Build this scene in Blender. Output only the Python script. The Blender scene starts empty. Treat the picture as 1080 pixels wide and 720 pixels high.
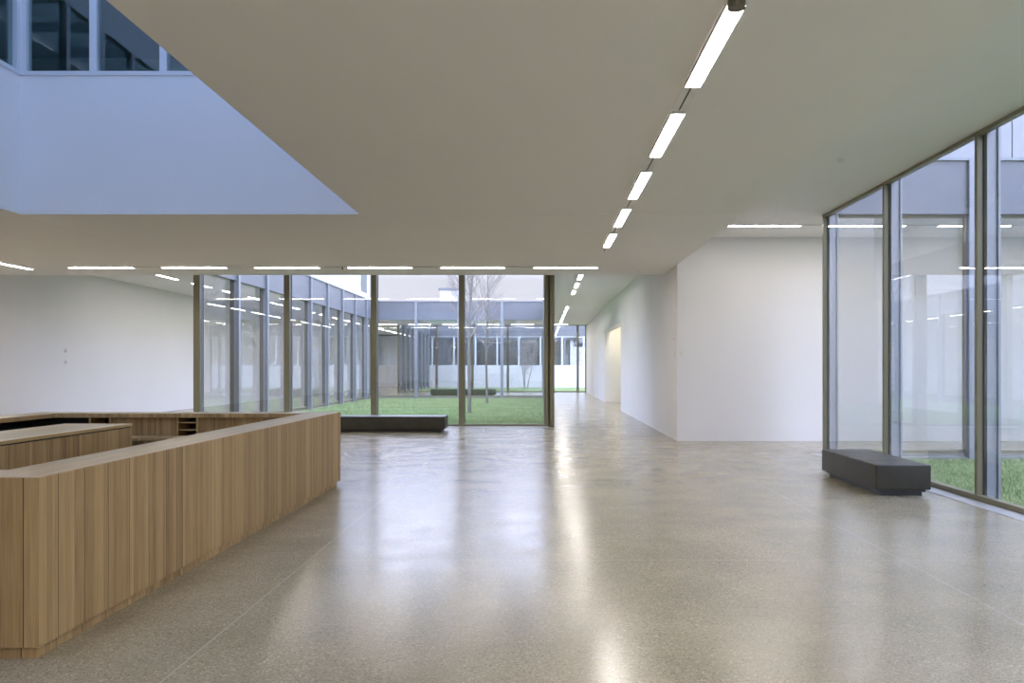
import bpy, math, random
from mathutils import Vector, Matrix
random.seed(7)
SC = bpy.context.scene
COL = SC.collection

# ------------------------------------------------------------------ camera
cam = bpy.data.cameras.new('camera'); cam_o = bpy.data.objects.new('camera', cam); COL.objects.link(cam_o)
EYE = 1.65
cam_o.location = (0, 0, EYE); cam_o.rotation_euler = (math.radians(90), 0, 0)
cam.sensor_width = 36; cam.lens = 28.0
cam.shift_x = -31/1080; cam.shift_y = 28/1080
cam.clip_start = 0.05; cam.clip_end = 400
SC.camera = cam_o

# ------------------------------------------------------------------ exposure, bounces
SC.view_settings.view_transform = 'Standard'; SC.view_settings.look = 'None'
SC.view_settings.exposure = 0.0; SC.view_settings.gamma = 1.0
SC.view_settings.use_curve_mapping = False
cy = SC.cycles
cy.max_bounces = 14; cy.diffuse_bounces = 7; cy.glossy_bounces = 5
cy.transmission_bounces = 6; cy.transparent_max_bounces = 24
cy.sample_clamp_indirect = 12.0
cy.caustics_reflective = False; cy.caustics_refractive = False
cy.use_denoising = True
LAMP = 49.0
LAMP_COL = (1.0, 0.925, 0.87)

# ------------------------------------------------------------------ node helper
def N(nt, kind, **kw):
    n = nt.nodes.new(kind)
    for k, v in kw.items():
        if k.startswith('i_'):
            key = k[2:]; key = int(key) if key.isdigit() else key.replace('_', ' ')
            n.inputs[key].default_value = v
        else: setattr(n, k, v)
    return n
def L(nt, a, b): nt.links.new(a, b)

# ------------------------------------------------------------------ world: bright overcast, whiter at the horizon
w = bpy.data.worlds.new('overcast_sky'); SC.world = w; w.use_nodes = True
nt = w.node_tree; nt.nodes.clear()
out = N(nt, 'ShaderNodeOutputWorld'); bg = N(nt, 'ShaderNodeBackground', i_Strength=1.0)
tc = N(nt, 'ShaderNodeTexCoord'); sx = N(nt, 'ShaderNodeSeparateXYZ'); rp = N(nt, 'ShaderNodeValToRGB')
L(nt, tc.outputs['Generated'], sx.inputs[0]); L(nt, sx.outputs['Z'], rp.inputs[0])
SKY = [(0.0, (0.90, 0.89, 1.0)), (0.11, (0.98, 0.97, 1.10)), (0.22, (4.1, 4.4, 5.9)), (1.0, (5.9, 7.0, 10.2))]
while len(rp.color_ramp.elements) < len(SKY): rp.color_ramp.elements.new(0.5)
for e, (p, c) in zip(rp.color_ramp.elements, SKY): e.position = p; e.color = (*c, 1)
nz = N(nt, 'ShaderNodeTexNoise', i_Scale=3.0, i_Detail=4.0)
L(nt, tc.outputs['Generated'], nz.inputs['Vector'])
mr = N(nt, 'ShaderNodeMapRange', i_1=0.3, i_2=0.7, i_3=0.93, i_4=1.07); L(nt, nz.outputs[0], mr.inputs[0])
mx = N(nt, 'ShaderNodeVectorMath', operation='SCALE')
L(nt, rp.outputs[0], mx.inputs[0]); L(nt, mr.outputs[0], mx.inputs['Scale'])
L(nt, mx.outputs[0], bg.inputs[0]); L(nt, bg.outputs[0], out.inputs[0])

# ------------------------------------------------------------------ materials
def srgb(r, g, b):
    f = lambda c: ((c/255+0.055)/1.055)**2.4 if c > 10 else c/255/12.92
    return (f(r), f(g), f(b), 1)
MATS = {}
def base(name, col, rough=0.6, metal=0.0, spec=0.5):
    m = bpy.data.materials.new(name); m.use_nodes = True; MATS[name] = m
    b = m.node_tree.nodes['Principled BSDF']
    b.inputs['Base Color'].default_value = col; b.inputs['Roughness'].default_value = rough
    b.inputs['Metallic'].default_value = metal; b.inputs['Specular IOR Level'].default_value = spec
    return m, m.node_tree, b
def mottled(name, c1, c2, scale, rough=0.6, metal=0.0, spec=0.5, bump=0.0, bscale=None, stretch=(1, 1, 1)):
    m, nt, b = base(name, c1, rough, metal, spec)
    g = N(nt, 'ShaderNodeNewGeometry'); mp = N(nt, 'ShaderNodeMapping'); mp.inputs['Scale'].default_value = stretch
    L(nt, g.outputs['Position'], mp.inputs[0])
    n = N(nt, 'ShaderNodeTexNoise', i_Scale=scale, i_Detail=3.0); L(nt, mp.outputs[0], n.inputs['Vector'])
    r = N(nt, 'ShaderNodeMapRange', i_1=0.3, i_2=0.7); L(nt, n.outputs[0], r.inputs[0])
    x = N(nt, 'ShaderNodeMix', data_type='RGBA'); x.inputs[6].default_value = c1; x.inputs[7].default_value = c2
    L(nt, r.outputs[0], x.inputs[0]); L(nt, x.outputs[2], b.inputs['Base Color'])
    if bump:
        n2 = N(nt, 'ShaderNodeTexNoise', i_Scale=bscale or scale*3, i_Detail=4.0); L(nt, mp.outputs[0], n2.inputs['Vector'])
        bp = N(nt, 'ShaderNodeBump', i_Strength=bump, i_Distance=0.01); L(nt, n2.outputs[0], bp.inputs['Height'])
        L(nt, bp.outputs[0], b.inputs['Normal'])
    return m
mottled('ceiling_paint', (0.89, 0.875, 0.87, 1), (0.91, 0.895, 0.89, 1), 0.35, 0.9, spec=0.2)
mottled('wall_paint', (0.80, 0.79, 0.80, 1), (0.83, 0.82, 0.83, 1), 0.4, 0.85, spec=0.2)
mottled('facade_white', (0.66, 0.63, 0.62, 1), (0.71, 0.68, 0.67, 1), 0.6, 0.6)
mottled('facade_panel', (0.37, 0.37, 0.39, 1), (0.41, 0.41, 0.43, 1), 0.6, 0.6)
mottled('zinc', (0.195, 0.20, 0.225, 1), (0.215, 0.22, 0.245, 1), 1.5, 0.42, 0.35)
mottled('bronze_metal', (0.235, 0.215, 0.145, 1), (0.27, 0.25, 0.17, 1), 2.0, 0.42, 0.25, stretch=(1, 1, 0.2))
mottled('fin_metal', (0.30, 0.315, 0.35, 1), (0.34, 0.355, 0.39, 1), 2.0, 0.4, 0.4, stretch=(1, 1, 0.2))
mottled('dark_gasket', (0.03, 0.03, 0.03, 1), (0.04, 0.04, 0.04, 1), 4.0, 0.7)
mottled('concrete', (0.24, 0.24, 0.22, 1), (0.30, 0.30, 0.27, 1), 3.0, 0.8, bump=0.1)
mottled('white_metal', (0.68, 0.70, 0.74, 1), (0.72, 0.74, 0.78, 1), 1.0, 0.45)
mottled('plastic_white', (0.75, 0.75, 0.73, 1), (0.78, 0.78, 0.76, 1), 5.0, 0.4)
mottled('track_paint', (0.88, 0.87, 0.88, 1), (0.91, 0.90, 0.91, 1), 5.0, 0.6)
mottled('lamp_metal', (0.62, 0.61, 0.62, 1), (0.66, 0.65, 0.66, 1), 5.0, 0.5, 0.0)
mottled('spot_metal', (0.10, 0.09, 0.06, 1), (0.13, 0.12, 0.08, 1), 5.0, 0.4, 0.5)
mottled('leather', (0.030, 0.027, 0.019, 1), (0.042, 0.037, 0.027, 1), 5.0, 0.42, spec=0.5, bump=0.12, bscale=120)
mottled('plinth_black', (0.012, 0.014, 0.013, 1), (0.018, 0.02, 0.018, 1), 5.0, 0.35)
mottled('soil', (0.10, 0.16, 0.06, 1), (0.13, 0.20, 0.08, 1), 2.0, 1.0, bump=0.5)
mottled('bark', (0.20, 0.185, 0.16, 1), (0.25, 0.235, 0.20, 1), 9.0, 0.9, bump=0.4, stretch=(1, 1, .6))
mottled('twig', (0.30, 0.26, 0.24, 1), (0.38, 0.34, 0.31, 1), 6.0, 0.9)
mottled('room_dark', (0.22, 0.36, 0.28, 1), (0.26, 0.42, 0.33, 1), 0.6, 0.9)
mottled('strip_metal', (0.55, 0.55, 0.56, 1), (0.60, 0.60, 0.61, 1), 2.0, 0.35, 0.4)
mottled('door_paint', (0.78, 0.76, 0.70, 1), (0.82, 0.80, 0.74, 1), 1.0, 0.5)

def grass_mat():
    m, nt, b = base('grass_blades', (0.1, 0.2, 0.05, 1), 0.6)
    g = N(nt, 'ShaderNodeNewGeometry')
    n = N(nt, 'ShaderNodeTexNoise', i_Scale=0.9, i_Detail=6.0); L(nt, g.outputs['Position'], n.inputs['Vector'])
    n2 = N(nt, 'ShaderNodeTexNoise', i_Scale=45.0, i_Detail=1.0); L(nt, g.outputs['Position'], n2.inputs['Vector'])
    a = N(nt, 'ShaderNodeMath', operation='ADD'); L(nt, n.outputs[0], a.inputs[0]); L(nt, n2.outputs[0], a.inputs[1])
    r = N(nt, 'ShaderNodeMapRange', i_1=0.7, i_2=1.3); L(nt, a.outputs[0], r.inputs[0])
    x = N(nt, 'ShaderNodeMix', data_type='RGBA'); x.inputs[6].default_value = (0.29, 0.37, 0.16, 1); x.inputs[7].default_value = (0.44, 0.52, 0.27, 1)
    L(nt, r.outputs[0], x.inputs[0]); L(nt, x.outputs[2], b.inputs['Base Color'])
grass_mat()

def wood(name, vertical, dark=1.0):
    m, nt, b = base(name, (0.3, 0.2, 0.1, 1), 0.42)
    g = N(nt, 'ShaderNodeNewGeometry'); s = N(nt, 'ShaderNodeSeparateXYZ'); L(nt, g.outputs['Position'], s.inputs[0])
    def M(op, a, bb=None, cc=None):
        n = N(nt, 'ShaderNodeMath', operation=op)
        for i, v in enumerate((a, bb, cc)):
            if v is None: continue
            if isinstance(v, (int, float)): n.inputs[i].default_value = v
            else: L(nt, v, n.inputs[i])
        return n.outputs[0]
    if vertical:
        u = M('ADD', s.outputs[0], s.outputs[1]); v = s.outputs[2]
    else:
        u = s.outputs[0]; v = s.outputs[1]
    def wn(step, off):
        f = M('FLOOR', M('DIVIDE', M('ADD', u, off), step))
        k = N(nt, 'ShaderNodeTexWhiteNoise', noise_dimensions='1D'); L(nt, f, k.inputs['W']); return k.outputs[0]
    board, stave, thin = wn(0.27, 0.05), wn(0.054, 0.05), wn(0.018, 0.05)
    cmb = N(nt, 'ShaderNodeCombineXYZ'); L(nt, M('MULTIPLY', u, 150.0), cmb.inputs[0]); L(nt, M('MULTIPLY', v, 3.0), cmb.inputs[1])
    L(nt, M('MULTIPLY', stave, 30.0), cmb.inputs[2])
    gr = N(nt, 'ShaderNodeTexNoise', i_Scale=1.0, i_Detail=4.0); L(nt, cmb.outputs[0], gr.inputs['Vector'])
    t = M('ADD', M('ADD', M('MULTIPLY', board, 0.26), M('MULTIPLY', stave, 0.42)), M('MULTIPLY', thin, 0.18))
    t = M('ADD', t, M('MULTIPLY', M('SUBTRACT', gr.outputs[0], 0.5), 1.1))
    r = N(nt, 'ShaderNodeValToRGB'); L(nt, t, r.inputs[0])
    cs = [(0.0, (0.23, 0.140, 0.056)), (0.3, (0.35, 0.225, 0.098)), (0.6, (0.44, 0.298, 0.138)), (1.0, (0.55, 0.395, 0.20))]
    while len(r.color_ramp.elements) < 4: r.color_ramp.elements.new(0.5)
    for e, (p, c) in zip(r.color_ramp.elements, cs): e.position = p; e.color = tuple(x*dark for x in c)+(1,)
    col = r.outputs[0]
    if vertical:   # dark hairline joints between the boards
        fr = M('FRACT', M('DIVIDE', M('ADD', u, 0.05), 0.27)); j = M('LESS_THAN', fr, 0.022)
        x = N(nt, 'ShaderNodeMix', data_type='RGBA'); x.inputs[7].default_value = (0.06*dark, 0.04*dark, 0.022*dark, 1)
        L(nt, j, x.inputs[0]); L(nt, col, x.inputs[6]); col = x.outputs[2]
    L(nt, col, b.inputs['Base Color'])
    bp = N(nt, 'ShaderNodeBump', i_Strength=0.08, i_Distance=0.004); L(nt, gr.outputs[0], bp.inputs['Height']); L(nt, bp.outputs[0], b.inputs['Normal'])
    b.inputs['Roughness'].default_value = 0.3 if not vertical else 0.5
wood('wood_boards', True); wood('wood_top', False, 1.15)

def floor_mat():
    m, nt, b = base('terrazzo', (0.4, 0.36, 0.28, 1), 0.2)
    g = N(nt, 'ShaderNodeNewGeometry')
    v = N(nt, 'ShaderNodeTexVoronoi', i_Scale=105.0); L(nt, g.outputs['Position'], v.inputs['Vector'])
    sp = N(nt, 'ShaderNodeSeparateColor'); L(nt, v.outputs['Color'], sp.inputs[0])
    r = N(nt, 'ShaderNodeValToRGB'); L(nt, sp.outputs[0], r.inputs[0])
    cs = [(0.0, (0.20, 0.17, 0.11)), (0.12, (0.295, 0.257, 0.175)), (0.75, (0.345, 0.30, 0.215)), (0.93, (0.39, 0.35, 0.26)), (1.0, (0.48, 0.445, 0.355))]
    while len(r.color_ramp.elements) < 5: r.color_ramp.elements.new(0.5)
    for e, (p, c) in zip(r.color_ramp.elements, cs): e.position = p; e.color = (*c, 1)
    n = N(nt, 'ShaderNodeTexNoise', i_Scale=1.1, i_Detail=5.0); L(nt, g.outputs['Position'], n.inputs['Vector'])
    mr = N(nt, 'ShaderNodeMapRange', i_1=0.3, i_2=0.7, i_3=0.88, i_4=1.12); L(nt, n.outputs[0], mr.inputs[0])
    sc = N(nt, 'ShaderNodeVectorMath', operation='SCALE'); L(nt, r.outputs[0], sc.inputs[0]); L(nt, mr.outputs[0], sc.inputs['Scale'])
    s = N(nt, 'ShaderNodeSeparateXYZ'); L(nt, g.outputs['Position'], s.inputs[0])
    def near(axis, at, half):
        a = N(nt, 'ShaderNodeMath', operation='SUBTRACT'); L(nt, s.outputs[axis], a.inputs[0]); a.inputs[1].default_value = at
        c = N(nt, 'ShaderNodeMath', operation='ABSOLUTE'); L(nt, a.outputs[0], c.inputs[0])
        d = N(nt, 'ShaderNodeMath', operation='LESS_THAN'); L(nt, c.outputs[0], d.inputs[0]); d.inputs[1].default_value = half
        return d.outputs[0]
    acc = None
    for ax, at, h in ((0, -2.0, 0.0045), (0, 3.1, 0.0045), (1, 6.85, 0.004)):
        k = near(ax, at, h)
        if ax == 1:      # the cross joint stops at the long joint beside the desk
            gt = N(nt, 'ShaderNodeMath', operation='GREATER_THAN'); L(nt, s.outputs[0], gt.inputs[0]); gt.inputs[1].default_value = -2.0
            mu = N(nt, 'ShaderNodeMath', operation='MULTIPLY'); L(nt, k, mu.inputs[0]); L(nt, gt.outputs[0], mu.inputs[1]); k = mu.outputs[0]
        if acc is None: acc = k
        else:
            a = N(nt, 'ShaderNodeMath', operation='MAXIMUM'); L(nt, acc, a.inputs[0]); L(nt, k, a.inputs[1]); acc = a.outputs[0]
    x = N(nt, 'ShaderNodeMix', data_type='RGBA'); x.inputs[7].default_value = (0.44, 0.42, 0.36, 1)
    L(nt, acc, x.inputs[0]); L(nt, sc.outputs[0], x.inputs[6]); L(nt, x.outputs[2], b.inputs['Base Color'])
    rn = N(nt, 'ShaderNodeTexNoise', i_Scale=2.2, i_Detail=4.0); L(nt, g.outputs['Position'], rn.inputs['Vector'])
    rr = N(nt, 'ShaderNodeMapRange', i_1=0.3, i_2=0.7, i_3=0.19, i_4=0.25); L(nt, rn.outputs[0], rr.inputs[0]); L(nt, rr.outputs[0], b.inputs['Roughness'])
    mp = N(nt, 'ShaderNodeMapping'); mp.inputs['Scale'].default_value = (0.8, 2.6, 1); L(nt, g.outputs['Position'], mp.inputs[0])
    bn = N(nt, 'ShaderNodeTexNoise', i_Scale=1.6, i_Detail=3.0); L(nt, mp.outputs[0], bn.inputs['Vector'])
    bp = N(nt, 'ShaderNodeBump', i_Strength=0.010, i_Distance=0.02); L(nt, bn.outputs[0], bp.inputs['Height']); L(nt, bp.outputs[0], b.inputs['Normal'])
    b.inputs['IOR'].default_value = 1.85
floor_mat()

def glass_mat(name, tint, k=0.9, add=0.07):
    m = bpy.data.materials.new(name); m.use_nodes = True; MATS[name] = m; nt = m.node_tree; nt.nodes.clear()
    o = N(nt, 'ShaderNodeOutputMaterial'); mx = N(nt, 'ShaderNodeMixShader'); t = N(nt, 'ShaderNodeBsdfTransparent'); gl = N(nt, 'ShaderNodeBsdfGlossy')
    t.inputs[0].default_value = tint; gl.inputs['Roughness'].default_value = 0.0; gl.inputs[0].default_value = (0.95, 0.97, 1, 1)
    f = N(nt, 'ShaderNodeLayerWeight', i_Blend=0.5)      # facing = 1-|cos|, the same for both faces of a pane
    p = N(nt, 'ShaderNodeMath', operation='POWER'); p.inputs[1].default_value = 4.6; L(nt, f.outputs['Facing'], p.inputs[0])
    a = N(nt, 'ShaderNodeMath', operation='MULTIPLY_ADD'); a.inputs[1].default_value = k; a.inputs[2].default_value = add; a.use_clamp = True
    L(nt, p.outputs[0], a.inputs[0]); L(nt, a.outputs[0], mx.inputs[0]); L(nt, t.outputs[0], mx.inputs[1]); L(nt, gl.outputs[0], mx.inputs[2]); L(nt, mx.outputs[0], o.inputs[0])
glass_mat('glass', (0.935, 0.945, 0.95, 1))
glass_mat('glass_dark', (0.80, 0.90, 0.89, 1), 0.9, 0.09)
glass_mat('glass_far', (0.85, 0.90, 0.95, 1), 0.5, 0.48)
glass_mat('glass_dimming', (0.47, 0.54, 0.60, 1), .9, 0.04)  # rooflight tint set deep to dim and blue the daylight in the atrium
def lamp_mat():
    m, nt, b = base('lamp_diffuser', (0.9, 0.9, 0.88, 1), 0.5)
    b.inputs['Emission Color'].default_value = (*LAMP_COL, 1); b.inputs['Emission Strength'].default_value = LAMP
lamp_mat()

# ------------------------------------------------------------------ mesh helpers
class MB:
    def __init__(s): s.v = []; s.f = []
    def box(s, x0, x1, y0, y1, z0, z1):
        i = len(s.v)
        s.v += [(x0,y0,z0),(x1,y0,z0),(x1,y1,z0),(x0,y1,z0),(x0,y0,z1),(x1,y0,z1),(x1,y1,z1),(x0,y1,z1)]
        s.f += [(i,i+3,i+2,i+1),(i+4,i+5,i+6,i+7),(i,i+1,i+5,i+4),(i+1,i+2,i+6,i+5),(i+2,i+3,i+7,i+6),(i+3,i,i+4,i+7)]
        return s
    def prism(s, pts, z0, z1):      # counter-clockwise outline
        i = len(s.v); n = len(pts)
        s.v += [(x, y, z0) for x, y in pts] + [(x, y, z1) for x, y in pts]
        s.f += [tuple(i+k for k in reversed(range(n))), tuple(i+n+k for k in range(n))]
        s.f += [(i+k, i+(k+1) % n, i+n+(k+1) % n, i+n+k) for k in range(n)]
        return s
    def tube(s, p0, p1, r0, r1, n=6):
        p0, p1 = Vector(p0), Vector(p1); d = (p1-p0)
        if d.length < 1e-6: return s
        q = d.to_track_quat('Z', 'Y'); i = len(s.v)
        for p, r in ((p0, r0), (p1, r1)):
            for k in range(n):
                a = 2*math.pi*k/n; s.v.append(tuple(p + q @ Vector((r*math.cos(a), r*math.sin(a), 0))))
        s.f += [(i+k, i+(k+1) % n, i+n+(k+1) % n, i+n+k) for k in range(n)]
        s.f += [tuple(i+k for k in reversed(range(n))), tuple(i+n+k for k in range(n))]
        return s
    def build(s, name, mat, parent=None, bevel=0, seg=2, smooth=False):
        me = bpy.data.meshes.new(name); me.from_pydata(s.v, [], s.f); me.materials.append(MATS[mat])
        if smooth: me.polygons.foreach_set('use_smooth', [True]*len(me.polygons))
        me.update()
        o = bpy.data.objects.new(name, me); COL.objects.link(o); o.parent = parent
        if bevel:
            b = o.modifiers.new('bevel', 'BEVEL'); b.width = bevel; b.segments = seg; b.limit_method = 'ANGLE'; b.harden_normals = False
        return o
def B(*a): return MB().box(*a)
def tag(o, label=None, cat=None, group=None, kind=None):
    if label: o['label'] = label
    if cat: o['category'] = cat
    if group: o['group'] = group
    if kind: o['kind'] = kind
    return o
def empty(name, loc=(0, 0, 0)):
    o = bpy.data.objects.new(name, None); COL.objects.link(o); o.location = loc; o.empty_display_size = 0.2
    return o
def struct(name, mb, mat, label=None, **k):
    return tag(mb.build(name, mat, **k), label, None, None, 'structure')
def copy_tree(o, parent=None):
    c = o.copy(); COL.objects.link(c); c.parent = parent
    for ch in o.children: copy_tree(ch, c)
    return c

# ------------------------------------------------------------------ key dimensions
LW = -14.28          # left wall
RW = 3.07            # right corridor wall
G1 = 22.54           # glass at the end of the hall
CX0, CX1 = -9.8, 0.30   # first courtyard
G2 = 45.9            # far side of first courtyard
G3 = 54.6            # second courtyard starts
FB = 70.0            # far building
LOW, HIGH = 3.99, 4.60
FW = 18.0            # frontal wall
WX, WY = 5.48, 15.4  # side glazing plane / corner
YB = -8.0            # wall behind the camera
AX0, AX1, AY0, AY1 = -7.94, -2.76, 1.0, 12.13  # atrium opening

# ------------------------------------------------------------------ floor
f = MB()
f.box(LW, WX, YB, G1, -0.3, 0)
f.box(WX, 16.4, WY, FW, -0.3, 0)
f.box(CX1, RW+1.2, G1, G3, -0.3, 0)
f.box(LW, CX0, G1, 84, -0.3, 0)
f.box(CX0, CX1, G2, G3, -0.3, 0)
struct('floor', f, 'terrazzo', 'polished beige terrazzo floor')
# pale strips along the foot of the glazing
struct('trim_1', B(WX-0.30, WX-0.07, YB, WY-0.1, 0.0, 0.006), 'strip_metal', 'pale metal strip along the side glazing')
struct('trim_2', B(CX0+0.15, CX1-0.1, G1-0.32, G1-0.07, 0.0, 0.006), 'strip_metal', 'pale metal strip along the end glazing')

# ------------------------------------------------------------------ ceilings
g = 0.004
c = MB()                                             # lowered hall ceiling with the atrium opening
c.box(LW, AX0-g, AY1+g, 20.05, LOW, HIGH)
c.box(AX0+g, RW, AY1+g, 20.05, LOW, HIGH)
c.box(LW, AX0, YB, AY1-g, LOW, HIGH)
c.box(AX1, RW, YB, AY1-g, LOW, HIGH)
c.box(AX0, AX1, YB, AY0, LOW, HIGH)
tag(c.build('ceiling', 'ceiling_paint'), 'lowered plaster ceiling with a large opening', None, None, 'structure')
c = MB(); Z1 = 4.9
c.box(RW, WX+0.02, YB, FW, HIGH, Z1)
c.box(WX+0.02, 16.4, WY-.02, FW, HIGH, Z1)
c.box(LW, AX0, YB, G1, HIGH+.001, Z1); c.box(AX1, RW, YB, G1, HIGH+.001, Z1)
c.box(AX0, AX1, YB, AY0, HIGH+.001, Z1); c.box(AX0, AX1, AY1, G1, HIGH+.001, Z1)
c.box(CX1-0.02, RW, G1, G3, HIGH, Z1)
c.box(LW, CX0+0.02, G1, 84, HIGH, Z1)
c.box(CX0+0.02, CX1-0.02, G2-0.02, G3, HIGH, Z1)
tag(c.build('ceiling_high', 'ceiling_paint'), 'higher plaster ceiling over the corridors and glazing', None, None, 'structure')

# ------------------------------------------------------------------ walls
H = 4.9
struct('wall_left', B(LW-0.3, LW, YB, 84, -0.3, H), 'wall_paint', 'long white plaster wall on the left')
struct('wall_front', B(RW, 16.4, FW, FW+0.3, -0.3, H), 'wall_paint', 'white plaster wall facing the hall')
wr = MB()                                            # corridor wall with the tall doorway recess
D0, D1, DH = 30.8, 38.6, 3.42
wr.box(RW, RW+0.3, FW+0.3, D0, -0.3, H); wr.box(RW, RW+0.3, D1, G3, -0.3, H); wr.box(RW, RW+0.3, D0, D1, DH, H)
struct('wall_right', wr, 'wall_paint', 'white corridor wall with a tall doorway recess')
rc = MB(); rc.box(RW+0.9, RW+1.1, D0-.3, D1+.3, 0, H); rc.box(RW+0.3, RW+0.9, D0-.3, D0, 0, H); rc.box(RW+0.3, RW+0.9, D1, D1+.3, 0, H); rc.box(RW+0.3, RW+.9, D0, D1, DH+.3, H)
struct('wall_recess', rc, 'door_paint', 'cream lining of the doorway recess')
struct('wall_back', B(LW, WX, YB-0.3, YB, -0.3, H), 'wall_paint', 'white wall at the other end of the hall')
struct('wall_far', B(LW, CX0, 84, 84.3, -0.3, H), 'wall_paint', 'white wall closing the left corridor')
struct('wall_side', B(16.4, 16.7, YB, FW+.3, -0.3, H), 'wall_paint', 'white wall beyond the side court')

# doors in the recess
for i, y in enumerate((31.1, 32.95, 34.8, 36.65)):
    d = tag(empty('door_%d' % (i+1)), 'cream door leaf in the tall recess', None, None, 'structure')
    B(RW+0.83, RW+0.895, y, y+1.75, 0.02, 3.35).build('leaf', 'door_paint', d, bevel=0.006)
    h = MB(); h.tube((RW+.83, y+.15, 1.05), (RW+.77, y+.15, 1.05), .012, .012, 8); h.tube((RW+.77, y+.15, 1.05), (RW+.77, y+.3, 1.05), .012, .012, 8)
    h.build('handle', 'lamp_metal', d, smooth=True)
# dark tall openings in the far part of the left wall
for i, (y, hh) in enumerate(((70.6, 3.6), (74.2, 3.6), (77.6, 3.0))):
    d = tag(empty('door_%d' % (i+5)), 'grey door in the left corridor wall', None, None, 'structure')
    m = MB(); m.box(LW-.001, LW+.05, y, y+.1, 0, hh); m.box(LW-.001, LW+.05, y+1.1, y+1.2, 0, hh); m.box(LW, LW+.05, y+.1, y+1.1, hh-.1, hh)
    m.build('frame', 'zinc', d); B(LW, LW+.03, y+.1, y+1.1, 0, hh-.1).build('leaf', 'zinc', d)

# ------------------------------------------------------------------ glazing
def glazing(name, label, axis, plane, a0, posts, inward, z0=0.0, z1=HIGH, pw=0.16, pd=0.07, ends=True, fin=0.22, rail=0.07, mat='glass', finw=0.16, skip=(), ftop=5.45):
    """posts: positions along the wall. axis 'x': wall runs along x at y=plane; 'y': runs along y at x=plane. inward = +1/-1 side that is indoors."""
    root = tag(empty(name), label, None, None, 'structure')
    def bx(m, u0, u1, w0, w1, za, zb):
        w0, w1 = sorted((plane+w0, plane+w1))
        if axis == 'x': m.box(u0, u1, w0, w1, za, zb)
        else: m.box(w0, w1, u0, u1, za, zb)
        return m
    lo, hi = min(posts), max(posts)
    I = inward
    for k, p in enumerate(posts):
        m = MB(); bx(m, p-pw/2, p+pw/2, -0.02*I, pd*I, z0+.004, z1-.002); m.build('mullion', 'bronze_metal', root, bevel=0.004, seg=1)
        m = MB(); bx(m, p-pw/2+.012, p+pw/2-.012, -.02*I, -.05*I, z0-.0, z1-.002); m.build('gasket', 'dark_gasket', root)
        if fin and k not in skip:
            m = MB(); bx(m, p-finw/2, p+finw/2, -0.05*I, -0.09*I, z0-.1, ftop)
            bx(m, p-finw/2+.03, p+finw/2-.03, -0.09*I, -(fin-.03)*I, z0-.1, ftop); bx(m, p-finw/2, p+finw/2, -(fin-.03)*I, -fin*I, z0-.1, ftop)
            m.build('fin', 'fin_metal', root)
    m = MB(); bx(m, lo, hi, -0.03*I, 0.06*I, z0+.001, z0+rail); m.build('bottom_rail', 'bronze_metal', root, bevel=.004, seg=1)
    m = MB(); bx(m, lo, hi, -0.03*I, 0.05*I, z1-0.05, z1-.003); m.build('top_rail', 'bronze_metal', root)
    for p, q in zip(posts[:-1], posts[1:]):
        if q-p < 0.5: continue
        m = MB(); bx(m, p+pw/2-.01, q-pw/2+.01, -0.004, 0.004, z0+rail-.01, z1-.04); i = m.build('pane', mat, root)
    return root
P1 = [-9.72, -7.19, -4.735, -2.254, 0.16, 0.27]
glazing('window_1', 'tall glazing at the end of the hall', 'x', G1, 0, P1, -1, skip=(4,))
PL = [G1+0.12+2.65*k for k in range(0, 9)]; PL = [y for y in PL if y < G2-.5]+[G2-0.1]
glazing('window_2', 'left glazing of the first courtyard', 'y', CX0, 0, PL, -1, skip=(0,))
glazing('window_3', 'right glazing of the first courtyard', 'y', CX1, 0, PL, +1, skip=(0,))
PF = [-9.7, -7.2, -4.74, -2.27, 0.2]
glazing('window_4', 'far glazing of the first courtyard', 'x', G2, 0, PF, +1, z1=HIGH, pw=.10)
P5 = [-9.8, -7.2, -4.74, -2.3, 0.13, 2.5, RW-.03]
glazing('window_5', 'glazing between far corridor and second courtyard', 'x', G3, 0, P5, -1, pw=.10, skip=(6,))
PL2 = [G3+0.1+1.93*k for k in range(9)]
glazing('window_6', 'left glazing of the second courtyard', 'y', CX0, 0, PL2, -1, skip=(0,))
PW = [15.36, 12.66, 9.96, 7.26, 4.56, 1.86, -0.84, -3.54, -6.24, YB+.05]
PW = sorted(PW)
glazing('window_7', 'tall side glazing on the right of the hall', 'y', WX, 0, PW, -1, pw=.06, pd=.05, finw=.16, ftop=5.62)
PE = [WX+0.1, 8.24, 10.94, 13.64, 16.3]
glazing('window_8', 'end glazing of the side court', 'x', WY, 0, PE, +1, pw=.14, skip=(0,), ftop=5.62)

# roofs over the corridors with their fascias
def roof(name, label, rects, z0, z1, mat='zinc'):
    m = MB()
    for r in rects: m.box(r[0], r[1], r[2], r[3], z0, z1)
    return struct(name, m, mat, label)
ov = 0.06
roof('roof_1', 'blue-grey metal roof edge around the first courtyard',
     [(CX0+ov-.1, CX1-ov+.1, G2-0.14, G2-.06), (CX0-.06+ov, CX0+.14, G1, G2), (CX1-.14, CX1+.06, G1, G2), (CX0, CX1, G1+.06, G1+.14)], 4.42, 5.45)
roof('roof_2', 'flat corridor roofs', [(LW-.3, CX0, G1, 84), (CX1, RW+1.1, G1, G3), (CX0-.001, CX1+.001, G2, G3-.1)], 4.9, 5.40, 'concrete')
roof('roof_3', 'blue-grey metal roof edge of the side court', [(WX+.05, 16.4, WY-.14, WY-.06)], 4.60, 5.62)
roof('roof_4', 'metal roof edge above the side glazing', [(WX+.05, WX+.13, YB, WY-.14)], 4.60, 5.62)
roof('roof_5', 'metal roof edge at the far corridor', [(CX0, RW+.3, G3+.05, G3+.13), (CX0+.0, CX0+.13, G3+.13, FB)], 4.62, 5.45)
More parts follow.
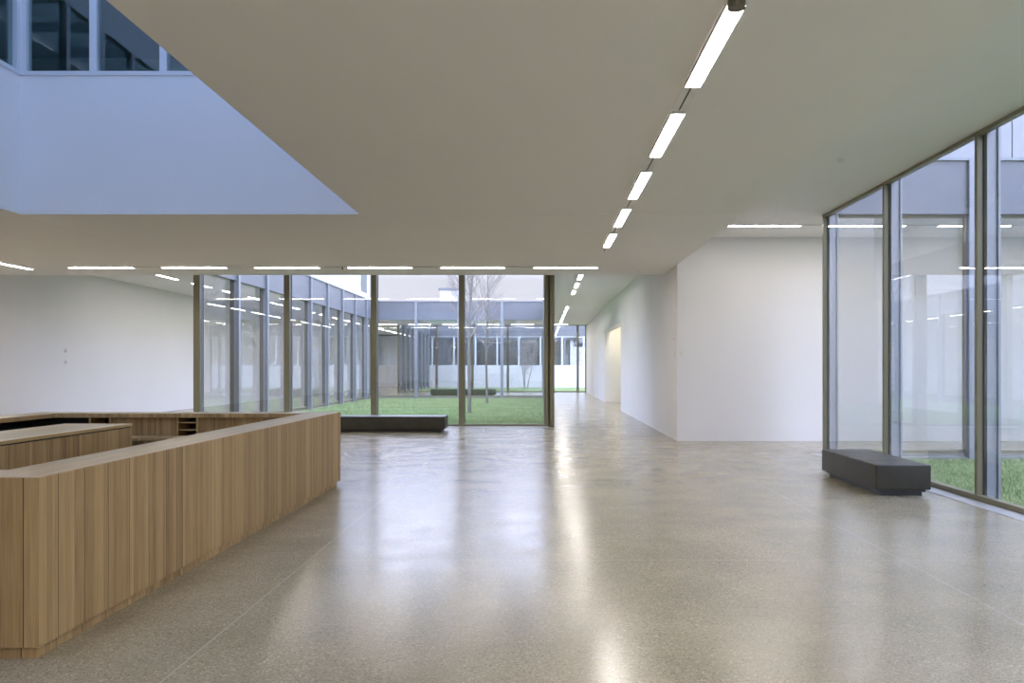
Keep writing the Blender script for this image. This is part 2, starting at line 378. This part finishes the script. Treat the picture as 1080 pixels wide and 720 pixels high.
# trim lines: dark coping at the top of the fascias
cp = MB(); cp.box(WX+.03, 16.4, WY-.18, WY+.2, 5.62, 5.67); cp.box(WX-.05, WX+.17, YB, WY, 5.62, 5.67)
struct('trim_3', cp, 'fin_metal', 'metal coping on the side court roof edge')
cp = MB(); cp.box(CX0-.2, CX1+.2, G2-.18, G2+.15, 5.45, 5.50); cp.box(CX0-.15, CX0+.18, G1, G2, 5.45, 5.5); cp.box(CX1-.18, CX1+.15, G1, G2, 5.45, 5.5)
for x in (-7.2, -4.74, -2.27): cp.box(x-.05, x+.05, G2-.20, G2-.14, 4.42, 5.52)
struct('trim_4', cp, 'fin_metal', 'metal coping and joints of the courtyard roof edge')

# upper storey left of the first courtyard
up = MB()
y = G1-.5
while y < 45.6:
    y2 = min(y+2.65, 45.7); up.box(CX0-4, CX0-0.08, y+.012, y2-.012, 5.3, 9.2); y = y2
up.box(CX0-4, CX0-.11, G1, 45.6, 5.3, 9.15)
struct('wall_upper', up, 'facade_white', 'white panelled upper storey beside the courtyard')
uw = tag(empty('window_9'), 'window in the white upper storey', None, None, 'structure')
B(CX0-.10, CX0-.05, 43.6, 45.0, 5.9, 7.9).build('frame', 'zinc', uw); B(CX0-.06, CX0-.045, 43.7, 44.9, 6.0, 7.8).build('pane', 'glass_dark', uw)
# upper storey over the side court
up = MB(); xs = [5.5, 9.25, 13.0, 16.4]
for a, b in zip(xs[:-1], xs[1:]): up.box(a+.012, b-.012, WY+.25, WY+.5, 5.55, 9.4)
up.box(5.5, 16.4, WY+.3, WY+2.8, 5.5, 9.35)
struct('wall_upper_side', up, 'facade_panel', 'white panelled upper storey above the side court')

up = MB(); up.box(16.2, 16.7, YB, WY+.25, 4.9, 10.5); up.box(4.4, WX-.3, YB, 22.3, 5.55, 9.4)  # unseen volumes added to keep skylight out of the side court
struct('wall_sky_block', up, 'facade_panel', 'unseen upper walls added to cut skylight in the side court')
# far building across the second courtyard
m = MB(); m.box(-16, 14, FB, FB+.4, -.3, 1.80)
struct('wall_far_building', m, 'facade_white', 'low white wall of the building across the courts')
struct('roof_6', B(-16, 14, FB-.05, FB+.45, 4.46, 5.45), 'zinc', 'metal roof edge of the building across the courts')
fr = MB(); fr.box(-16, 14, FB+.0, FB+.1, 1.80, 1.90); fr.box(-16, 14, FB+.0, FB+.1, 4.36, 4.46)
wf = tag(empty('window_10'), 'ribbon window of the building across the courts', None, None, 'structure')
fr.build('frame', 'white_metal', wf)
x = (456-571)/12-1.9*3
k = 0
while x < 13:
    B(x-.07, x+.07, FB-.02, FB+.1, 1.9, 4.36).build('mullion', 'white_metal', wf)
    B(x+.07, x+1.83, FB+.04, FB+.05, 1.9, 4.36).build('pane', 'glass_far', wf)
    x += 1.9
bk = MB(); bk.box(-16, 14, FB+5, FB+5.2, 0, 4.6); bk.box(-16, 14, FB+.4, FB+5, 1.0, 1.1); bk.box(-16, 14, FB+.45, FB+5.2, 4.5, 4.7)
bk.box(-16, -15.8, FB+.4, FB+5, 1, 4.6); bk.box(13.8, 14, FB+.4, FB+5, 1, 4.6)
for x in (-9, -5.5, -1.5, 3): bk.box(x, x+.15, FB+.5, FB+5, 1.1, 4.5)
struct('wall_far_room', bk, 'facade_white', 'rooms behind the ribbon window')
b = tag(empty('rooftop_block'), 'small pale block on the far roof behind the bare trees', 'rooftop block')
B(-10.2, -8.3, 80, 83, 5.2, 9.5).build('wall', 'facade_white', b); B(-10.35, -8.15, 79.85, 83.15, 9.5, 9.7).build('roof', 'zinc', b)
struct('roof_7', B(-16, 14, FB+.4, 84, 4.7, 5.3), 'concrete', 'flat roof of the building across the courts')

# ------------------------------------------------------------------ atrium shaft above the opening
AT = 10.2
SZ, HZ = 6.16, 7.80
a = MB()
t = 0.25
e = .012
a.box(AX0-t, AX1+t, AY1-e, AY1+t, LOW+.001, SZ-.06); a.box(AX0-t, AX1+t, AY1-e, AY1+t, HZ, AT)
a.box(AX0-t, AX0+e, AY0-t, AY1-e, LOW+.001, SZ-.06); a.box(AX0-t, AX0+e, AY0-t, AY1-e, HZ, AT)
a.box(AX1-e, AX1+t, AY0-t, AY1-e, LOW+.001, AT); a.box(AX0+e, AX1-e, AY0-t, AY0+e, LOW+.001, AT)
struct('wall_atrium', a, 'wall_paint', 'white walls of the roof-lit opening')
tr = MB(); tr.box(AX0, AX1-e, AY1-.022, AY1-e, LOW-.004, LOW+.045); tr.box(AX0+e, AX0+.022, AY0+e, AY1-.022, LOW-.004, LOW+.045)
struct('trim_5', tr, 'plastic_white', 'thin white edge bead of the ceiling opening')
def upper_window(name, label, axis, plane, posts, outw):
    root = tag(empty(name), label, None, None, 'structure')
    def bx(m, u0, u1, w0, w1, za, zb):
        w0, w1 = sorted((plane+w0*outw, plane+w1*outw))
        w0, w1 = w0-e*outw, w1-e*outw
        return m.box(u0, u1, w0, w1, za, zb) if axis == 'x' else m.box(w0, w1, u0, u1, za, zb)
    bx(MB(), posts[0]-.05, posts[-1]+.05, -.012, .14, SZ-.06, SZ+.004).build('sill', 'white_metal', root)
    bx(MB(), posts[0]-.05, posts[-1]+.05, -.012, .14, HZ-.06, HZ).build('head', 'white_metal', root)
    for p in posts: bx(MB(), p-.055, p+.055, -.010, .12, SZ, HZ-.05).build('mullion', 'white_metal', root)
    for p, q in zip(posts[:-1], posts[1:]): bx(MB(), p+.05, q-.05, .05, .06, SZ, HZ-.05).build('pane', 'glass_dark', root)
ux = [AX0+0.055+1.066*k for k in range(5)]; ux.append(AX1-.055)
upper_window('window_11', 'upper interior window band facing the atrium', 'x', AY1, ux, +1)
uy = [AY1-.055-1.066*k for k in range(10)]; uy.append(AY0+.05); uy = sorted(uy)
upper_window('window_12', 'upper interior side window band of the atrium', 'y', AX0, uy, -1)
r = MB()
r.box(AX0-4.2, AX1+.25, 16.6, 16.8, 4.9, 8.3); r.box(AX0-4.2, AX0-4, AY0-t, 16.6, 4.9, 8.3)
r.box(AX0-4.2, AX1+t, AY1+t, 16.8, 8.1, 8.3); r.box(AX0-4.2, AX0-t, AY0-t, AY1+t, 8.1, 8.3)
r.box(AX1+.05, AX1+t, AY1+t, 16.8, 4.9, 8.3); r.box(AX0-4.2, AX0-t, AY0-t-.2, AY0-t, 4.9, 8.3)
r.box(AX0-4.2, AX1+t, AY1+t, 16.8, 4.91, 5.05); r.box(AX0-4.2, AX0-t, AY0-t, AY1+t, 4.91, 5.05)
r.box(-6.4, -6.3, 14.2, 16.6, 5.05, 8.1); r.box(-7.5, -6.4, 14.2, 14.3, 5.05, 7.0)
struct('wall_upper_rooms', r, 'room_dark', 'dim rooms behind the upper windows')
# rooflight
rl = tag(empty('window_13'), 'rooflight above the atrium', None, None, 'structure')
for k in range(8):
    y = AY0+(AY1-AY0)*k/7
    B(AX0-.1, AX1+.1, y-.05, y+.05, AT-.02, AT+.18).build('bar', 'white_metal', rl)
for k in range(7):
    y = AY0+(AY1-AY0)*k/7
    B(AX0-.1, AX1+.1, y+.05, y+(AY1-AY0)/7-.05, AT+.1, AT+.11).build('pane', 'glass_dimming', rl)

# ------------------------------------------------------------------ ceiling lights
def make_light():
    r = empty('ceiling_light')
    B(-0.06, 0.06, 0, 1.47, -0.03, -0.002).build('diffuser', 'lamp_diffuser', r)
    m = MB(); m.box(-.068, -.06, 0, 1.47, -.03, 0); m.box(.06, .068, 0, 1.47, -.03, 0); m.box(-.068, .068, -.008, 0, -.03, 0); m.box(-.068, .068, 1.47, 1.478, -.03, 0)
    m.build('housing', 'lamp_metal', r)
    m = MB(); m.box(-.064, .064, 1.478, 2.162, -.006, 0); m.box(-.068, -.062, 1.478, 2.162, -.010, -.006); m.box(.062, .068, 1.478, 2.162, -.010, -.006)
    pl = m.build('track_plate', 'track_paint', r); B(-.006, .006, 1.52, 2.12, -.010, -.004).build('slot', 'dark_gasket', pl)
    return r
L0 = make_light(); used = [False]
def light(x, y, z, rz, label, group, last=False):
    o = L0 if not used[0] else copy_tree(L0)
    used[0] = True
    o.location = (x, y, z-.001); o.rotation_euler.z = rz
    tag(o, label, 'ceiling light', group)
    if last:
        for ch in list(o.children):
            if ch.name.startswith('track_plate'):
                for c2 in list(ch.children): bpy.data.objects.remove(c2)
                bpy.data.objects.remove(ch)
    return o
ORD = ['nearest', 'second nearest', 'third', 'fourth', 'fifth and last']
for k in range(5):
    light(1.245, 5.08+2.17*k, LOW, 0, '%s strip light of the row running down the hall' % ORD[k], 'strip lights running down the hall')
for k in range(1, 5): light(1.245, 5.08-2.17*k, LOW, 0, 'strip light behind the camera in the row over the open floor', 'strip lights behind the camera', )
xs = [-10.90+2.145*k for k in range(6)]
ORD2 = ['leftmost cross-row strip light, over the white left wall', 'strip light of the cross row above the dark end-glazing corner post', 'strip light of the cross row above the second bronze mullion', 'strip light of the cross row above the third bronze mullion', 'strip light of the cross row above the bare trees', 'rightmost strip light of the cross row, at the corridor mouth']
for x, lb in zip(xs, ORD2): light(x, 18.4, LOW, -math.pi/2, lb, 'strip lights across the end of the hall', x == xs[-1])
for k in range(9):
    light(-11.97, 17.2-2.17*k, LOW, 0, 'slanting strip light at the left picture edge' if k == 0 else 'strip light of the left lengthwise row outside the picture', 'strip lights down the left side', k == 0)
for k in range(6): light(-9.6+2.145*k, -0.6, LOW, -math.pi/2, 'strip light of the cross row behind the camera', 'strip lights behind the camera')
for k, x in enumerate((3.86, 6.02, 8.18, 10.34, 12.5)):
    light(x, 16.4, HIGH, -math.pi/2, ['high ceiling strip light before the white wall, left of the side glazing', 'strip light seen through the first panes of the side glazing', 'strip light seen through the side glazing at the right picture edge', 'strip light of the side corridor outside the picture', 'strip light at the end of the side corridor outside the picture'][k], 'strip lights of the side corridor', k == 4)
cn = 0
for k in range(11):
    if k in (3, 4): continue
    light(1.245, 24.85+2.64*k, HIGH, 0, '%s strip light from the hall in the right corridor' % (['first','second','third','','','fourth','fifth','sixth','seventh','eighth','ninth'][k]), 'strip lights in the right corridor', True)
for k in range(20):
    nm = ['left corridor strip light nearest the hall', 'left corridor strip light half behind the glazing post'][k] if k < 2 else 'small left corridor strip light seen through the courtyard glazing'
    light(-12.05, 24.9+2.64*k, HIGH, 0, nm, 'strip lights in the left corridor', True)
for k in range(6): light(-11.2+2.3*k, 53.4, HIGH, -math.pi/2, 'small strip light in the cross corridor beyond the courtyard', 'strip lights of the far cross corridor', k == 5)

for k in range(6): light(-10.4+2.6*k, FB+2.4, 4.48, -math.pi/2, 'added strip light brightening the ribbon-windowed room of the far building', 'added strip lights in the far building', True)  # lamps added to brighten the rooms behind the ribbon window
# warm light inside the doorway recess: recessed ceiling lamp
rlp = tag(empty('recess_lamp', (RW+.42, 34.7, DH+.298)), 'warm linear lamp in the head of the doorway recess', 'lamp')
m = B(-.05, .05, -3.5, 3.5, -.03, -.001); 
md, nt_, bb = base('warm_diffuser', (0.9, .85, .7, 1), .5); bb.inputs['Emission Color'].default_value = (1, .92, .80, 1); bb.inputs['Emission Strength'].default_value = 34
m.build('diffuser', 'warm_diffuser', rlp); m = MB(); m.box(-.06, -.05, -3.5, 3.5, -.035, 0); m.box(.05, .06, -3.5, 3.5, -.035, 0); m.build('housing', 'lamp_metal', rlp)

# small spots on the tracks
def spot(x, y, z, label, sc_=1.0):
    r = tag(empty('spotlight', (x, y, z)), label, 'spotlight', 'small round spotlights on the light tracks')
    MB().tube((0, 0, 0), (0, 0, -.05), .02, .02, 10).build('stem', 'spot_metal', r, smooth=True)
    r.scale = (sc_, sc_, sc_)
    m = MB(); m.tube((0, 0, -.05), (0, 0, -.07), .035, .055, 20); m.tube((0, 0, -.07), (0, 0, -.13), .055, .055, 20)
    m.build('head', 'spot_metal', r)
    return r
spot(1.20, 4.90, LOW, 'round dark bronze spotlight at the near end of the lengthwise strip light row')
spot(xs[3]-.12, 18.38, LOW, 'tiny dark spotlight at the left end of a cross row strip light', .5)

# smoke detector
sd = tag(empty('smoke_detector', (4.24, 11.25, HIGH)), 'small white smoke detector on the high ceiling near the side glazing', 'smoke detector')
m = MB(); m.tube((0, 0, 0), (0, 0, -.02), .06, .058, 24); m.build('mount', 'plastic_white', sd)
m = MB(); m.tube((0, 0, -.02), (0, 0, -.045), .045, .03, 24); m.build('sensor', 'plastic_white', sd)
# wall devices
def switch(name, x, y, z, axis, label, cat, r=.05, grp=None):
    o = tag(empty(name, (x, y, z)), label, cat, grp)
    d = Vector(axis)
    m = MB(); m.tube((0, 0, 0), tuple(d*.015), r, r, 20); m.build('plate', 'plastic_white', o)
    m = MB(); m.tube(tuple(d*.015), tuple(d*.03), r*.6, r*.5, 20); m.build('button', 'lamp_metal', o)
switch('wall_detector', LW, 23.9, 2.17, (1, 0, 0), 'upper of the two small round devices on the left white wall', 'wall device', .07)
switch('wall_detector', LW, 23.9, 1.83, (1, 0, 0), 'lower of the two small round devices on the left white wall', 'wall device', .07)
switch('wall_detector', RW, 18.35, 2.34, (-1, 0, 0), 'small round device high on the wall edge right of the corridor', 'wall device', .045)
sw = tag(empty('light_switch', (RW, 18.35, 1.95)), 'small white switch plate on the corridor side of the wall edge', 'switch')
B(-.012, 0, -.04, .04, -.05, .05).build('plate', 'plastic_white', sw, bevel=.003); B(-.018, -.012, -.025, .025, -.035, .035).build('rocker', 'plastic_white', sw)
sw = tag(empty('light_switch', (3.16, FW, 1.99)), 'small white switch plate on the hall side of the wall edge', 'switch')
B(-.04, .04, -.012, 0, -.05, .05).build('plate', 'plastic_white', sw, bevel=.003); B(-.025, .025, -.018, -.012, -.035, .035).build('rocker', 'plastic_white', sw)

# ------------------------------------------------------------------ reception desk
dk = tag(empty('reception_desk', (0, 0, 0)), 'large rectangular walnut board reception desk with a flat rim around a sunken inside', 'reception desk')
DX0, DX1, DY0, DY1, DT, DB = -7.05, -2.84, 4.50, 11.26, 1.03, 0.07
W = 0.41; TH = 0.055
GA, GB = -6.2, -5.1         # entrance gap in the near run
o_ = .02
top = [(GB, DY0+o_), (DX1-o_, DY0+o_), (DX1-o_, DY1-o_), (DX0+o_, DY1-o_), (DX0+o_, DY0+o_), (GA, DY0+o_), (GA, DY0+W-.05), (DX0+W, DY0+W-.05), (DX0+W, DY1-W), (DX1-W, DY1-W), (DX1-W, DY0+W-.05), (GB, DY0+W-.05)]
MB().prism(top, DT-TH, DT).build('countertop', 'wood_top', dk)
pt = .0195; PT = DT-.0015
B(DX1-pt, DX1, DY0+pt, DY1-pt, DB, PT).build('front_panel', 'wood_boards', dk)
m = B(GB, DX1, DY0, DY0+pt, DB, PT); m.box(DX0, GA, DY0, DY0+pt, DB, PT); m.build('end_panel', 'wood_boards', dk)
B(DX0, DX1, DY1-pt, DY1, DB, PT).build('back_panel', 'wood_boards', dk)
B(DX0, DX0+pt, DY0+pt, DY1-pt, DB, PT).build('side_panel', 'wood_boards', dk)
iw = W-.02
m = B(DX1-iw, DX1-iw+.02, DY0+iw-.04, DY1-iw, DB, DT-TH); m.box(GB, DX1-iw, DY0+iw-.06, DY0+iw-.04, DB, DT-TH); m.box(DX0+iw-.02, GA, DY0+iw-.06, DY0+iw-.04, DB, DT-TH)
m.box(GB, GB+.02, DY0+.03, DY0+iw-.06, DB, DT-TH); m.box(GA-.02, GA, DY0+.03, DY0+iw-.06, DB, DT-TH)
m.build('inner_panel', 'wood_boards', dk)
q = .035
m = B(DX1-iw, DX1-q, DY0+q, DY1-q-.04, 0, DB); m.box(DX0+q, DX1-iw, DY1-iw, DY1-q-.04, 0, DB); m.box(DX0+q, DX0+iw, DY0+q, DY1-iw, 0, DB); m.box(GB, DX1-iw, DY0+q, DY0+iw-.06, 0, DB); m.box(DX0+iw, GA, DY0+q, DY0+iw-.06, 0, DB)
m.build('plinth', 'wood_boards', dk)
B(DX0+pt+.001, DX1-W, DY1-pt-.012, DY1-pt-.001, DB, DT-TH-.001).build('shade_sheet', 'plinth_black', dk)  # black sheets painting deep shade into the open compartments, here and below
B(DX0+pt+.001, DX0+pt+.012, DY0+.4, DY1-pt-.02, DB, DT-TH-.001).build('shade_sheet', 'plinth_black', dk)
B(DX0+pt+.02, (95-571)/77.3-.012, DY1-.3, DY1-.28, DB, DT-TH-.001).build('shade_sheet', 'plinth_black', dk)  # another black sheet, standing in for shade in the leftmost bay
# inside of the back run: compartments, seen over the rim
yb = DY1-W
for x in ((95-571)/77.3, (116-571)/77.3, (187.2-571)/77.3, (208-571)/77.3, -3.9):
    B(x-.012, x+.012, yb+.01, DY1-pt, DB, DT-TH).build('divider', 'wood_top', dk)
xa, xb = (187.2-571)/77.3+.012, (208-571)/77.3-.012
for z in (.47, .58, .69, .80, .90): B(xa, xb, yb+.01, DY1-pt, z, z+.012).build('shelf', 'wood_top', dk)
B((116-571)/77.3+.012, xa-.024, yb+.06, yb+.08, DB, DT-TH).build('cabinet_door', 'wood_boards', dk)
B(xb+.024, -3.912, yb+.06, yb+.08, DB, DT-TH).build('cabinet_door', 'wood_boards', dk)
B(-3.888, DX1-iw, yb+.02, yb+.04, DB, DT-TH).build('cabinet_door', 'wood_boards', dk)
B(-5.88, -3.3, yb-.42, yb+.0, .70, .73).build('work_surface', 'wood_top', dk)
m = MB()
for x in (-5.86, -4.6, -3.32): m.box(x-.015, x+.015, yb-.40, yb, 0, .70)
m.build('work_surface_support', 'wood_boards', dk)
B(DX0+W, DX0+W+.45, DY0+1, yb-.5, .70, .73).build('side_work_surface', 'wood_top', dk)
m = MB()
for y in (DY0+1.05, 7.6, yb-.55): m.box(DX0+W, DX0+W+.43, y-.015, y+.015, 0, .70)
m.build('side_support', 'wood_boards', dk)

isl = tag(empty('counter_island', (0, 0, 0)), 'lower walnut counter island standing inside the reception desk', 'counter')
IX0, IX1, IY0, IY1, IT = -5.58, -4.79, 5.75, 9.33, 1.0
B(IX0, IX1, IY0, IY1, IT-.03, IT).build('countertop', 'wood_top', isl)
m = B(IX0+.02, IX1-.004, IY0+.004, IY1-.004, .07, IT-.045); m.build('cabinet', 'wood_boards', isl)
B(IX0+.03, IX1-.02, IY0+.02, IY1-.02, IT-.046, IT-.029).build('shadow_gap', 'plinth_black', isl)
B(IX0+.06, IX1-.05, IY0+.05, IY1-.05, 0, .07).build('plinth', 'plinth_black', isl)

# ------------------------------------------------------------------ benches
def bench(x0, x1, y0, y1, n, along, label):
    r = tag(empty('upholstered_bench', ((x0+x1)/2, (y0+y1)/2, 0)), label, 'bench', 'dark upholstered benches')
    cx, cy_ = (x0+x1)/2, (y0+y1)/2; a0, a1, b0, b1 = x0-cx, x1-cx, y0-cy_, y1-cy_
    m = MB()
    m.box(a0, a1, b0, b1, .08, .405)
    c = m.build('cushion', 'leather', r, bevel=.018, seg=4, smooth=False)
    c.data.polygons.foreach_set('use_smooth', [True]*len(c.data.polygons))
    sm = MB()
    for k in range(1, n):
        if along == 'y': u = b0+(b1-b0)*k/n; sm.box(a0-.0015, a1+.0015, u-.003, u+.003, .10, .4065)
        else: u = a0+(a1-a0)*k/n; sm.box(u-.003, u+.003, b0-.0015, b1+.0015, .10, .4065)
    sm.build('seam', 'leather', c)
    B(a0+.1, a1-.1, b0+.05, b1-.05, 0, .055).build('plinth', 'plinth_black', r)
    B(a0+.06, a1-.06, b0+.03, b1-.03, .05, .082).build('base_frame', 'plinth_black', r)
    return r
bench(4.31, 5.02, 10.25, 12.25, 4, 'y', 'dark grey padded bench standing by the side glazing on the right')
bench(-6.34, -2.48, 20.45, 21.16, 3, 'x', 'dark padded bench in front of the end glazing, partly behind the wooden desk')
bench(-6.55, -2.70, 47.0, 47.7, 3, 'x', 'small dark bench beyond the courtyard, seen through two layers of glass')

# ------------------------------------------------------------------ courtyards: ground, grass, trees
def ground(name, x0, x1, y0, y1, label): struct(name, B(x0, x1, y0, y1, -.4, -.12), 'soil', label)
ground('ground_1', CX0, CX1, G1, G2, 'soil under the courtyard lawn')
ground('ground_2', CX0, 14, G3, FB, 'soil under the second lawn')
ground('ground_3', WX, 16.4, YB, WY, 'soil under the side court lawn')
kb = MB(); kb.box(CX0, CX1, G2-.35, G2, -.3, -.03); kb.box(CX0, CX1, G1, G1+.3, -.3, -.05); kb.box(CX0, CX0+.12, G1, G2, -.3, -.09); kb.box(CX1-.12, CX1, G1, G2, -.3, -.09)
kb.box(CX0, 14, G3, G3+.4, -.3, -.05)
kb.box(WX, WX+.3, YB, WY, -.3, -.05); kb.box(WX, 16.4, WY-.16, WY, -.3, -.06); kb.box(WX, 16.4, WY-.06, WY, -.3, .0)
struct('trim_6', kb, 'concrete', 'concrete strip between glass and lawn')
def grass(x0, x1, y0, y1, n, label, h=.05):
    v, fs = [], []
    for i in range(n):
        x, y = random.uniform(x0, x1), random.uniform(y0, y1); a = random.uniform(0, math.pi); wd = random.uniform(.006, .014)*(h/.05)
        hh = h*random.uniform(.6, 1.3); dx, dy = math.cos(a)*wd, math.sin(a)*wd; lx, ly = random.gauss(0, .025), random.gauss(0, .025)
        k = len(v); v += [(x-dx, y-dy, -.125), (x+dx, y+dy, -.125), (x+lx, y+ly, -.12+hh)]; fs.append((k, k+1, k+2))
    m = MB(); m.v = v; m.f = fs
    tag(m.build('lawn_grass', 'grass_blades'), label, 'grass', None, 'stuff')
grass(WX+.32, 9.6, 6.5, WY-.18, 90000, 'short green grass in the side court beyond the right glazing')
grass(9.7, 16.3, 6.5, WY-.18, 14000, 'short green grass in the far part of the side court', .08)
grass(CX0+.14, CX1-.14, G1+.32, G2-.37, 90000, 'short green grass in the courtyard beyond the end glazing', .075)
grass(CX0+.1, 6, G3+.42, FB-.05, 20000, 'strip of green grass in the second courtyard', .1)

def tree(loc, h, clear, spread, seed, label, rt=.07, stems=1, lean=0.0, nb=16):
    rnd = random.Random(seed)
    r = tag(empty('bare_tree', loc), label, 'tree')
    tk, tw = MB(), MB()
    def branch(mb, p, d, ln, rad, depth):
        n = 4; pts = [p]
        for i in range(n):
            d = (d + Vector((rnd.gauss(0, .10), rnd.gauss(0, .10), rnd.gauss(.05, .06)))).normalized()
            p = p + d*(ln/n); pts.append(p)
        for i in range(n): mb.tube(pts[i], pts[i+1], rad*(1-i/n*.8), rad*(1-(i+1)/n*.8), 4 if rad < .02 else 6)
        if depth > 0:
            for k in range(6):
                t = rnd.uniform(.25, 1); i = min(n-1, int(t*n)); q = pts[i].lerp(pts[i+1], t*n-i)
                a = rnd.uniform(0, 6.283); e = (d*1.0 + Vector((math.cos(a), math.sin(a), .25))*rnd.uniform(.5, .9)).normalized()
                branch(tw, q, e, ln*rnd.uniform(.4, .6), max(.0040, rad*.40), depth-1)
    for s in range(stems):
        a0 = 6.283*s/max(1, stems)
        p = Vector((math.cos(a0)*.12*(stems > 1), math.sin(a0)*.12*(stems > 1), 0)); d = Vector((lean+math.cos(a0)*.18*(stems > 1), math.sin(a0)*.18*(stems > 1), 1)).normalized()
        n = 12; pts = [p]
        for i in range(n):
            d = (d+Vector((rnd.gauss(0, .03), rnd.gauss(0, .03), .05))).normalized(); p = p+d*(h/n); pts.append(p)
        for i in range(n): tk.tube(pts[i], pts[i+1], rt*(1-.85*i/n), rt*(1-.85*(i+1)/n), 12)
        for k in range(nb):
            t = clear + (1-clear)*(k+rnd.random())/nb; t = min(t, .98); i = int(t*n); q = pts[i].lerp(pts[i+1], t*n-i)
            a = rnd.uniform(0, 6.283); e = Vector((math.cos(a)*.8, math.sin(a)*.8, .95)).normalized()
            branch(tw, q, e, spread*(1.15-t*.7)*rnd.uniform(.7, 1.1), rt*.36*(1.25-t), 2)
    tk.build('trunk', 'bark', r); tw.build('branches', 'twig', r)
tree((-2.78, 30.8, -.14), 9.5, .30, 2.5, 3, 'bare young tree with the thicker trunk, nearer the hall in the courtyard', .075, nb=40)
tree((-2.65, 39.0, -.14), 8.5, .30, 2.3, 5, 'bare young tree standing farther back in the courtyard', .065, nb=34)
tree((-1.3, 65.5, -.14), 4.6, .25, 1.0, 8, 'small bushy bare tree in the second courtyard before the ribbon window', .05, stems=3, nb=22)
